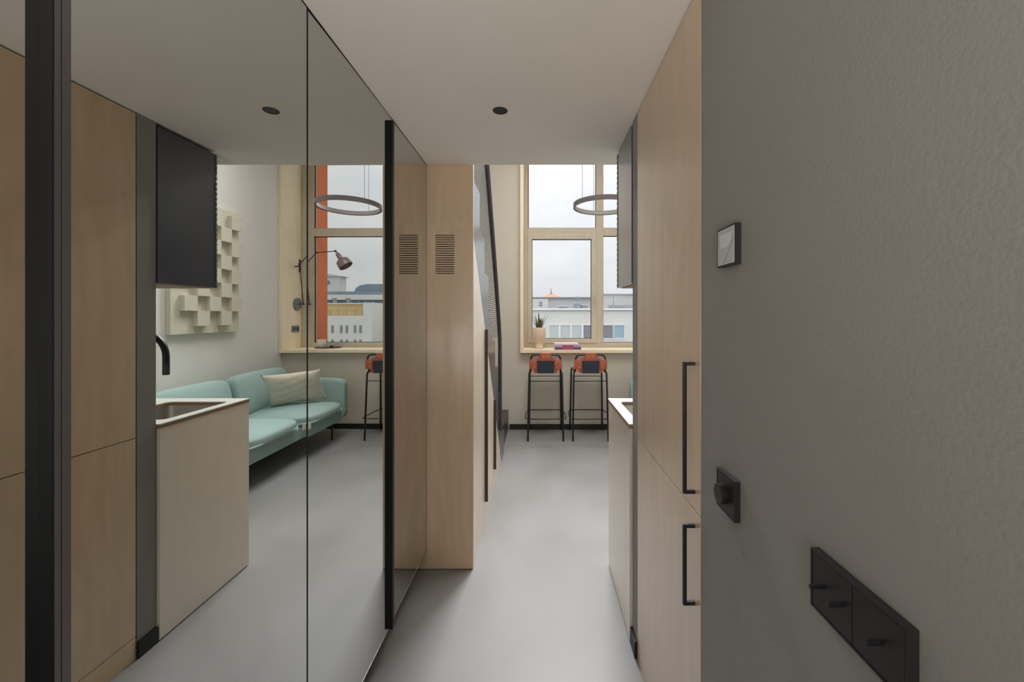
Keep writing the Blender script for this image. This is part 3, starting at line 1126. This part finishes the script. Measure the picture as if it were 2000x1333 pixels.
def switch(name, yc, zc, W, H, label, cat, group=None):
    t = empty(name, (WX, yc, zc))
    tag(t, label, cat, group)
    b_ = bmesh.new()
    h, w_ = H / 2, W / 2
    # frame ring
    for (ya, yb, za, zb) in ((-w_, w_, h - 0.003, h), (-w_, w_, -h, -h + 0.003), (-w_, -w_ + 0.003, -h + 0.003, h - 0.003), (w_ - 0.003, w_, -h + 0.003, h - 0.003)):
        bx(b_, (-0.012, ya, za), (-0.0002, yb, zb))
    bx(b_, (-0.0095, -w_ + 0.003, -h + 0.003), (-0.0002, w_ - 0.003, h - 0.003))
    finish(b_, 'frame', M['black_matte'], t)
    return t


th = switch('thermostat', 0.834, 1.520, 0.080, 0.080, 'square thermostat with pale glass display, highest on the grey wall', 'thermostat')
b = bmesh.new()
bx(b, (-0.0125, -0.0365, -0.0365), (-0.0097, 0.0365, 0.0365), bev=0.0006)
finish(b, 'display', M['display'], th)
b = bmesh.new()
prism(b, [(0.026, 0.026), (-0.028, 0.026), (-0.022, 0.012), (-0.006, -0.002), (0.026, -0.002)], 'x', -0.0128, -0.01245)
finish(b, 'screen', M['display_in'], th)
b = bmesh.new()
prism(b, [(-0.0362, 0.014), (-0.0362, 0.0122), (0.0100, -0.0362), (0.0116, -0.0362)], 'x', -0.0127, -0.01245)
finish(b, 'diagonal_seam', M['socket'], th)
dm = switch('dimmer_switch', 0.8375, 1.015, 0.080, 0.080, 'square black dimmer with round knob, below the thermostat', 'light switch')
b = bmesh.new()
bx(b, (-0.0115, -0.0362, -0.0362), (-0.0097, 0.0362, 0.0362), bev=0.0006)
finish(b, 'cover_plate', M['black_matte'], dm)
b = bmesh.new()
tube(b, [(-0.0115, 0, 0), (-0.0145, 0, 0), (-0.0262, 0, 0), (-0.0272, 0, 0)], [0.0185, 0.0200, 0.0200, 0.0185], 32)
smooth_by_angle(finish(b, 'knob', M['black_matte'], dm), 0.5)
ts = switch('toggle_switch', 0.497, 1.0155, 0.152, 0.080, 'black double-plate toggle switch with three small levers, lowest on the grey wall', 'light switch')
for yc, toggles in ((0.0365, (0.0530, 0.0190)), (-0.0365, (-0.041,))):
    b = bmesh.new()
    bx(b, (-0.0115, yc - 0.0357, -0.0362), (-0.0097, yc + 0.0357, 0.0362), bev=0.0006)
    pl = finish(b, 'cover_plate', M['black_matte'], ts)
    for y in toggles:
        b = bmesh.new()
        bx(b, (-0.0285, y - 0.0022, -0.0028), (-0.011, y + 0.0022, 0.0028), bev=0.0012)
        finish(b, 'toggle_lever', M['black'], pl)

# double socket in the window lining
so = empty('wall_socket', (1.859, 5.165, 1.208))
tag(so, 'grey double power socket below the jointed wall lamp', 'socket')
b = bmesh.new()
bx(b, (-0.009, -0.076, -0.040), (-0.0003, 0.076, 0.040), bev=0.002)
finish(b, 'plate', M['socket'], so)
for y in (-0.036, 0.036):
    b = bmesh.new()
    tube(b, [(-0.0092, y, 0), (-0.0102, y, 0)], 0.020, 20)
    finish(b, 'outlet', M['black_matte'], so)

# ================================================================== THINGS ON THE LEDGE
LZ = 0.9642
pot = empty('plant_pot', (-0.012, 5.10, LZ))
tag(pot, 'peach ceramic head-shaped vase at the left end of the ledge', 'vase')
b = bmesh.new()
n = 40
prof = [(0.050, 0.0), (0.053, 0.004), (0.050, 0.02), (0.049, 0.045), (0.053, 0.070), (0.064, 0.095), (0.074, 0.125), (0.080, 0.16),
        (0.082, 0.195), (0.080, 0.225), (0.076, 0.255), (0.072, 0.262), (0.068, 0.262), (0.070, 0.235)]
rings = []
for r_, z_ in prof:
    row_ = []
    for k in range(n):
        a = 2 * PI * k / n
        # face looks towards the camera, turned a little to the right (direction -y, +x)
        d_ = math.atan2(math.sin(a + PI / 2 - 0.45), math.cos(a + PI / 2 - 0.45))
        rr = r_
        if r_ > 0.05 and z_ < 0.25:
            rr += 0.018 * math.exp(-(d_ / 0.16) ** 2) * math.exp(-((z_ - 0.150) / 0.028) ** 2)     # nose
            rr += 0.007 * math.exp(-(d_ / 0.26) ** 2) * math.exp(-((z_ - 0.112) / 0.012) ** 2)     # lips
            rr += 0.008 * math.exp(-(d_ / 0.22) ** 2) * math.exp(-((z_ - 0.085) / 0.014) ** 2)     # chin
            rr -= 0.009 * math.exp(-((abs(d_) - 0.42) / 0.18) ** 2) * math.exp(-((z_ - 0.172) / 0.016) ** 2)   # eye sockets
            rr += 0.010 * math.exp(-((abs(d_) - 1.57) / 0.12) ** 2) * math.exp(-((z_ - 0.155) / 0.03) ** 2)    # ears
        row_.append(b.verts.new((rr * math.cos(a), rr * math.sin(a), z_)))
    rings.append(row_)
for A, B_ in zip(rings, rings[1:]):
    for k in range(n):
        b.faces.new((A[k], A[(k + 1) % n], B_[(k + 1) % n], B_[k]))
b.faces.new(rings[0][::-1])
finish(b, 'head', M['terracotta'], pot, smooth=True)
b = bmesh.new()
lathe(b, [(0.0695, 0.236), (0.0695, 0.240), (0.02, 0.246)], n=24)
finish(b, 'soil', M['soil'], pot)
# snake plant standing in it
pl_ = empty('snake_plant', (-0.012, 5.10, LZ + 0.2465))
tag(pl_, 'spiky green succulent growing out of the head-shaped vase', 'plant')
for i, (a, lean, L_) in enumerate([(180, .62, .20), (165, .36, .225), (195, .46, .15), (100, .10, .215), (60, .16, .15), (20, .46, .20), (0, .70, .21),
                                   (-30, .3, .17), (-80, .25, .14), (230, .26, .18), (300, .4, .14), (190, .22, .21), (10, .25, .19)]):
    b = bmesh.new()
    ar_ = math.radians(a)
    dx, dy = math.cos(ar_), math.sin(ar_)
    pv = []
    for k in range(7):
        t = k / 6
        rad = 0.022 + lean * L_ * (t + 0.3 * t * t)
        pv.append((dx * rad, dy * rad, L_ * t * (1 - 0.08 * lean * t)))
    side = Vector((-dy, dx, 0))
    L1, L2, Cc = [], [], []
    for k, p in enumerate(pv):
        t = k / 6
        wv = 0.0125 * (1 - t) ** 0.7 * (0.7 + 0.6 * min(1, t * 3)) + 0.0004
        p = Vector(p)
        L1.append(b.verts.new(p + side * wv))
        L2.append(b.verts.new(p - side * wv))
        Cc.append(b.verts.new(p - Vector((dx, dy, 0)) * (-0.004) * (1 - t)))
    for k in range(6):
        b.faces.new((L1[k], L1[k + 1], Cc[k + 1], Cc[k]))
        b.faces.new((Cc[k], Cc[k + 1], L2[k + 1], L2[k]))
        b.faces.new((L2[k], L2[k + 1], L1[k + 1], L1[k]))
    finish(b, 'leaf', M['leaf'], pl_, smooth=True)


def book(label, c, sx, sy, h, rz_, cover, spine2=None):
    t = empty('book', c, rz_)
    tag(t, label, 'book', 'books lying on the window ledge')
    b_ = bmesh.new()
    bx(b_, (-sx / 2, -sy / 2, 0.0), (sx / 2, sy / 2, 0.0025))
    bx(b_, (-sx / 2, -sy / 2, h - 0.0025), (sx / 2, sy / 2, h))
    bx(b_, (-sx / 2, -sy / 2, 0.0025), (sx / 2, -sy / 2 + 0.003, h - 0.0025))
    finish(b_, 'cover', cover, t)
    b_ = bmesh.new()
    bx(b_, (-sx / 2 + 0.003, -sy / 2 + 0.0035, 0.003), (sx / 2 - 0.003, sy / 2 - 0.003, h - 0.003))
    finish(b_, 'pages', M['paper'], t)
    if spine2:
        b_ = bmesh.new()
        bx(b_, (-sx * 0.22, -sy / 2 - 0.0006, 0.004), (sx * 0.22, -sy / 2, h - 0.004))
        finish(b_, 'spine_label', spine2, t)
    return t


book('purple and red book lying lowest on the ledge', (0.335, 5.05, LZ), 0.315, 0.24, 0.030, 0.0, M['book_purple'], M['book_red'])
book('pale mauve book with red spine patch, middle of the ledge pile', (0.330, 5.05, LZ + 0.0302), 0.305, 0.23, 0.028, 0.02, M['book_mauve'], M['book_red'])
book('thin white book on top of the ledge pile', (0.318, 5.05, LZ + 0.0584), 0.29, 0.22, 0.016, -0.02, M['paper'])

tr = empty('serving_tray', (1.52, 5.17, LZ))
tag(tr, 'small dark round tray on the ledge near the wall lamp', 'tray')
b = bmesh.new()
lathe(b, [(0.13, 0.0), (0.16, 0.004), (0.166, 0.012), (0.163, 0.0125), (0.156, 0.0065), (0.02, 0.005)], n=36)
for v in b.verts:
    v.co.y *= 0.72
smooth_by_angle(finish(b, 'dish', M['tray'], tr), 0.5)
cu = empty('mug', (1.60, 5.165, LZ + 0.0068))
tag(cu, 'white handleless mug standing on the dark tray', 'mug')
b = bmesh.new()
lathe(b, [(0.043, 0.0), (0.048, 0.004), (0.052, 0.05), (0.053, 0.100), (0.050, 0.100), (0.048, 0.05), (0.042, 0.008), (0.01, 0.006)], n=28)
smooth_by_angle(finish(b, 'body', M['cup'], cu), 0.9)
cp = empty('espresso_cup', (1.47, 5.16, LZ + 0.0068))
tag(cp, 'tiny dark cup beside the white mug on the tray', 'cup')
b = bmesh.new()
lathe(b, [(0.014, 0.0), (0.020, 0.012), (0.021, 0.022), (0.018, 0.022), (0.016, 0.010), (0.005, 0.008)], n=20)
smooth_by_angle(finish(b, 'body', M['lamp_rod'], cp), 0.9)

# ================================================================== OUTSIDE
struct('ground', (-150, 6.5, -20.2), (220, 260, -20), M['street'])


def building(name, loc, label, parts, cat='building'):
    t = empty(name, loc)
    tag(t, label, cat)
    for p in parts:
        nm, a, b_, m_ = p[:4]
        bb = bmesh.new()
        bx(bb, Vector(a) - t.location, Vector(b_) - t.location)
        finish(bb, nm, m_, t)
    return t


# white building opposite
BY = 40.0
A_ = [('wall', (-14, BY, -20), (12.5, BY + 12, 1.80), M['facade_white']),
      ('parapet', (-14, BY - 0.25, 1.86), (12.5, BY + 12, 2.06), M['win_frame']),
      ('parapet_gap', (-14, BY - 0.05, 1.80), (12.5, BY + 12, 1.86), M['roof_plant'])]
bA = building('white_office_building', (0, BY, -20), 'long white building opposite with a band of windows', A_)


def bwin(t, x0, x1, z0, z1, y, m_, fr=0.0, mull=0):
    """window as a part: glazing recessed in a white frame (sub-part)"""
    bb = bmesh.new()
    bx(bb, Vector((x0, y - 0.03, z0)) - t.location, Vector((x1, y + 0.02, z1)) - t.location)
    p = finish(bb, 'window', m_, t)
    if fr:
        bb = bmesh.new()
        for (xa, xb, za, zb) in ((x0 - fr, x0, z0 - fr, z1 + fr), (x1, x1 + fr, z0 - fr, z1 + fr), (x0, x1, z1, z1 + fr), (x0, x1, z0 - fr, z0)):
            bx(bb, Vector((xa, y - 0.10, za)) - t.location, Vector((xb, y + 0.02, zb)) - t.location)
        finish(bb, 'window_frame', M['win_frame'], p)
    return p


# x = (px-1055)*.05 at this distance
mats = [M['win_blind'], M['win_blind'], M['win_blind'], M['win_dark']]
for row, (z0, z1) in enumerate(((-0.87, 0.40), (-3.9, -2.6))):
    for base in (0.86, 6.10, -5.6, -10.9):
        for k in range(4):
            x0 = base + k * 1.12
            m_ = mats[k] if base < 6 else [M['win_dark'], M['win_curtain'], M['win_blind'], M['win_dark']][k]
            if base > 6 and k > 1:
                continue
            bwin(bA, x0, x0 + (0.95 if base < 6 else 0.98), z0, z1, BY, m_, 0.085)
# roof plant on the white building
roofs = [(1.9, 2.9, 0.22, 'low grey vent duct on the white roof, left of the others'), (3.55, 4.15, 0.55, 'bright roof box with slim flue on the white roof'),
         (4.3, 4.95, 0.35, 'dark roof unit beside the slim flue on the white roof')]
for x0, x1, h, lab in roofs:
    t = building('roof_unit', ((x0 + x1) / 2, BY + 3, 2.06), lab,
                 [('housing', (x0, BY + 2.5, 2.06), (x1, BY + 3.5, 2.06 + h), M['roof_plant']),
                  ('cap', (x0 - 0.06, BY + 2.4, 2.06 + h), (x1 + 0.06, BY + 3.6, 2.12 + h), M['facade_grey'])], 'roof unit')
    if h > 0.5:
        bb = bmesh.new()
        tube(bb, [(0.1, 0, h), (0.1, 0, h + 0.75)], 0.05, 8)
        finish(bb, 'flue', M['roof_plant'], t)
t = building('roof_unit', (8.6, BY + 3, 2.06), 'long grey roof unit with mast behind the right pane',
             [('housing', (7.2, BY + 2.5, 2.06), (9.6, BY + 3.5, 2.42), M['roof_plant'])], 'roof unit')
bb = bmesh.new()
tube(bb, [(-0.9, 0, 0.3), (-0.9, 0, 1.25)], 0.04, 6)
finish(bb, 'mast', M['roof_plant'], t)

# second row of buildings
FY = 70.0
bF = building('grey_far_building', (3, FY, -20), 'pale grey flat-roofed building behind the white one', [
    ('wall', (-16, FY, -20), (9.2, FY + 12, 4.25), M['facade_grey']),
    ('stair_block', (-1.3, FY - 0.3, -20), (1.4, FY, 4.20), M['facade_white']),
    ('roof_slab', (-16, FY - 0.4, 4.25), (9.2, FY + 12, 4.45), M['roof_plant'])])
for z0 in (2.9, 3.35):
    bwin(bF, -0.2, 0.35, z0, z0 + 0.3, FY - 0.3, M['win_dark'])
bG = building('white_far_building', (14, FY, -20), 'plain white block behind the right window pane', [
    ('wall', (10.6, FY, -20), (19, FY + 14, 4.9), M['facade_white']),
    ('roof_slab', (10.6, FY - 0.3, 4.9), (19, FY + 14, 5.05), M['facade_grey'])])
# church-like orange roof with finial
t = empty('orange_roof_building', (2.5, 90, -20))
tag(t, 'distant building with low orange hipped roof and finial', 'building')
bb = bmesh.new()
bx(bb, (-3.2, 0, 0), (3.2, 8, 25.0))
finish(bb, 'wall', M['facade_grey'], t)
bb = bmesh.new()
pyr = [(-2.6, -0.5, 25.0), (2.6, -0.5, 25.0), (2.6, 8.5, 25.0), (-2.6, 8.5, 25.0)]
vs = [bb.verts.new(p) for p in pyr]
ap = [bb.verts.new((-0.5, 4, 26.3)), bb.verts.new((0.5, 4, 26.3))]
bb.faces.new(vs[::-1])
bb.faces.new((vs[0], vs[1], ap[1], ap[0]))
bb.faces.new((vs[1], vs[2], ap[1]))
bb.faces.new((vs[2], vs[3], ap[0], ap[1]))
bb.faces.new((vs[3], vs[0], ap[0]))
finish(bb, 'roof', M['roof_orange'], t)
bb = bmesh.new()
tube(bb, [(0, 4, 26.2), (0, 4, 26.8), (0, 4, 27.6)], [0.35, 0.12, 0.05], 8)
finish(bb, 'finial', M['roof_plant'], t)

# buildings seen in the mirror (to the right of the window)
b1 = building('white_terrace_building', (18, BY, -20), 'white building with yellow roof terrace and narrow windows, seen in the mirror', [
    ('wall', (15.87, BY, -20), (23.5, BY + 9, 1.33), M['facade_white']),
    ('corner_pier', (15.87, BY, 1.33), (16.75, BY + 9, 2.62), M['facade_white']),
    ('terrace_wall', (16.75, BY + 1.2, 1.33), (23.5, BY + 2.0, 2.50), M['facade_yellow']),
    ('coping', (16.75, BY + 1.0, 2.50), (23.5, BY + 2.1, 2.60), M['facade_white'])])
for xc in (17.0, 17.54, 18.35, 18.9, 19.77, 20.6, 21.3):
    bwin(b1, xc - 0.12, xc + 0.12, -0.37, 0.38, BY, M['win_dark'])
    bwin(b1, xc - 0.12, xc + 0.12, -1.80, -1.02, BY, M['win_dark'])
bb = bmesh.new()
xx = 16.9
while xx < 23.4:
    bx(bb, (xx - 18, 0.3, 21.33), (xx - 18 + 0.04, 0.34, 21.85))
    xx += 0.8
bx(bb, (16.8 - 18, 0.3, 21.83), (23.4 - 18, 0.34, 21.87))
finish(bb, 'terrace_railing', M['roof_plant'], b1)
for k, x in enumerate((19.0, 20.4)):
    t = building('chimney', (x, BY + 1.6, 2.603), ['slim chimney on the yellow terrace wall, nearer the white pier', 'slim chimney on the yellow terrace wall, farther from the pier'][k],
                 [('stack', (x - 0.12, BY + 1.45, 2.603), (x + 0.12, BY + 1.75, 3.0), M['roof_plant']),
                  ('cowl', (x - 0.18, BY + 1.4, 3.0), (x + 0.18, BY + 1.8, 3.12), M['roof_plant'])], 'chimney')
GY = 60.0
b2 = building('glass_office_building', (27, GY, -20), 'blue glass office building with white band under a grey roof', [
    ('glass_facade', (19.5, GY, -20), (40, GY + 12, 3.55), M['glass_blue']),
    ('white_band', (19.5, GY - 0.5, 3.62), (40, GY + 12, 4.38), M['facade_white']),
    ('roof_base', (19.5, GY + 2, 4.38), (40, GY + 12, 5.0), M['roof_blue'])])
bb = bmesh.new()
pts = [(19.5, 4.9), (27.5, 4.9), (28.5, 5.0), (28.2, 5.6), (27.6, 6.0), (26.5, 6.2), (19.5, 6.2)]
prism(bb, [(p[0] - 27, p[1] + 20) for p in pts], 'y', 3.0, 11.5)
finish(bb, 'roof_volume', M['roof_blue'], b2)
for k in range(19):
    x = 19.7 + k * 1.1
    bb = bmesh.new()
    bx(bb, (x - 27, -0.06, 0), (x - 27 + 0.10, 0.0, 23.5))
    finish(bb, 'facade_mullion', M['facade_grey'], b2)
for k in range(9):
    z = 2.4 - k * 1.3
    bb = bmesh.new()
    bx(bb, (19.5 - 27, -0.05, z + 20), (40 - 27, 0.0, z + 20.10))
    finish(bb, 'facade_rail', M['roof_blue'], b2)
t = empty('antenna', (25.6, GY + 7, 6.2))
tag(t, 'thin antenna mast on the grey roof of the glass building', 'antenna')
bb = bmesh.new()
tube(bb, [(0, 0, 0), (0, 0, 2.2)], 0.05, 6)
finish(bb, 'mast', M['roof_plant'], t)
b3 = building('white_tower_building', (44, 80, -20), 'taller white building behind, with windows under a sloping roof edge', [
    ('wall', (39.3, 80, -20), (54, 82.5, 9.0), M['facade_white'])])
bb = bmesh.new()
prism(bb, [(39.3 - 44.7 - 0.1, 29.0), (54 - 44, 29.0), (54 - 44, 31.6)], 'y', -0.4, 2.6)
finish(bb, 'roof', M['facade_grey'], b3)
for z0 in (7.4, 5.0):
    for x0 in (41.3, 44.5):
        bwin(b3, x0, x0 + 1.6, z0, z0 + 0.8, 80, M['win_dark'])
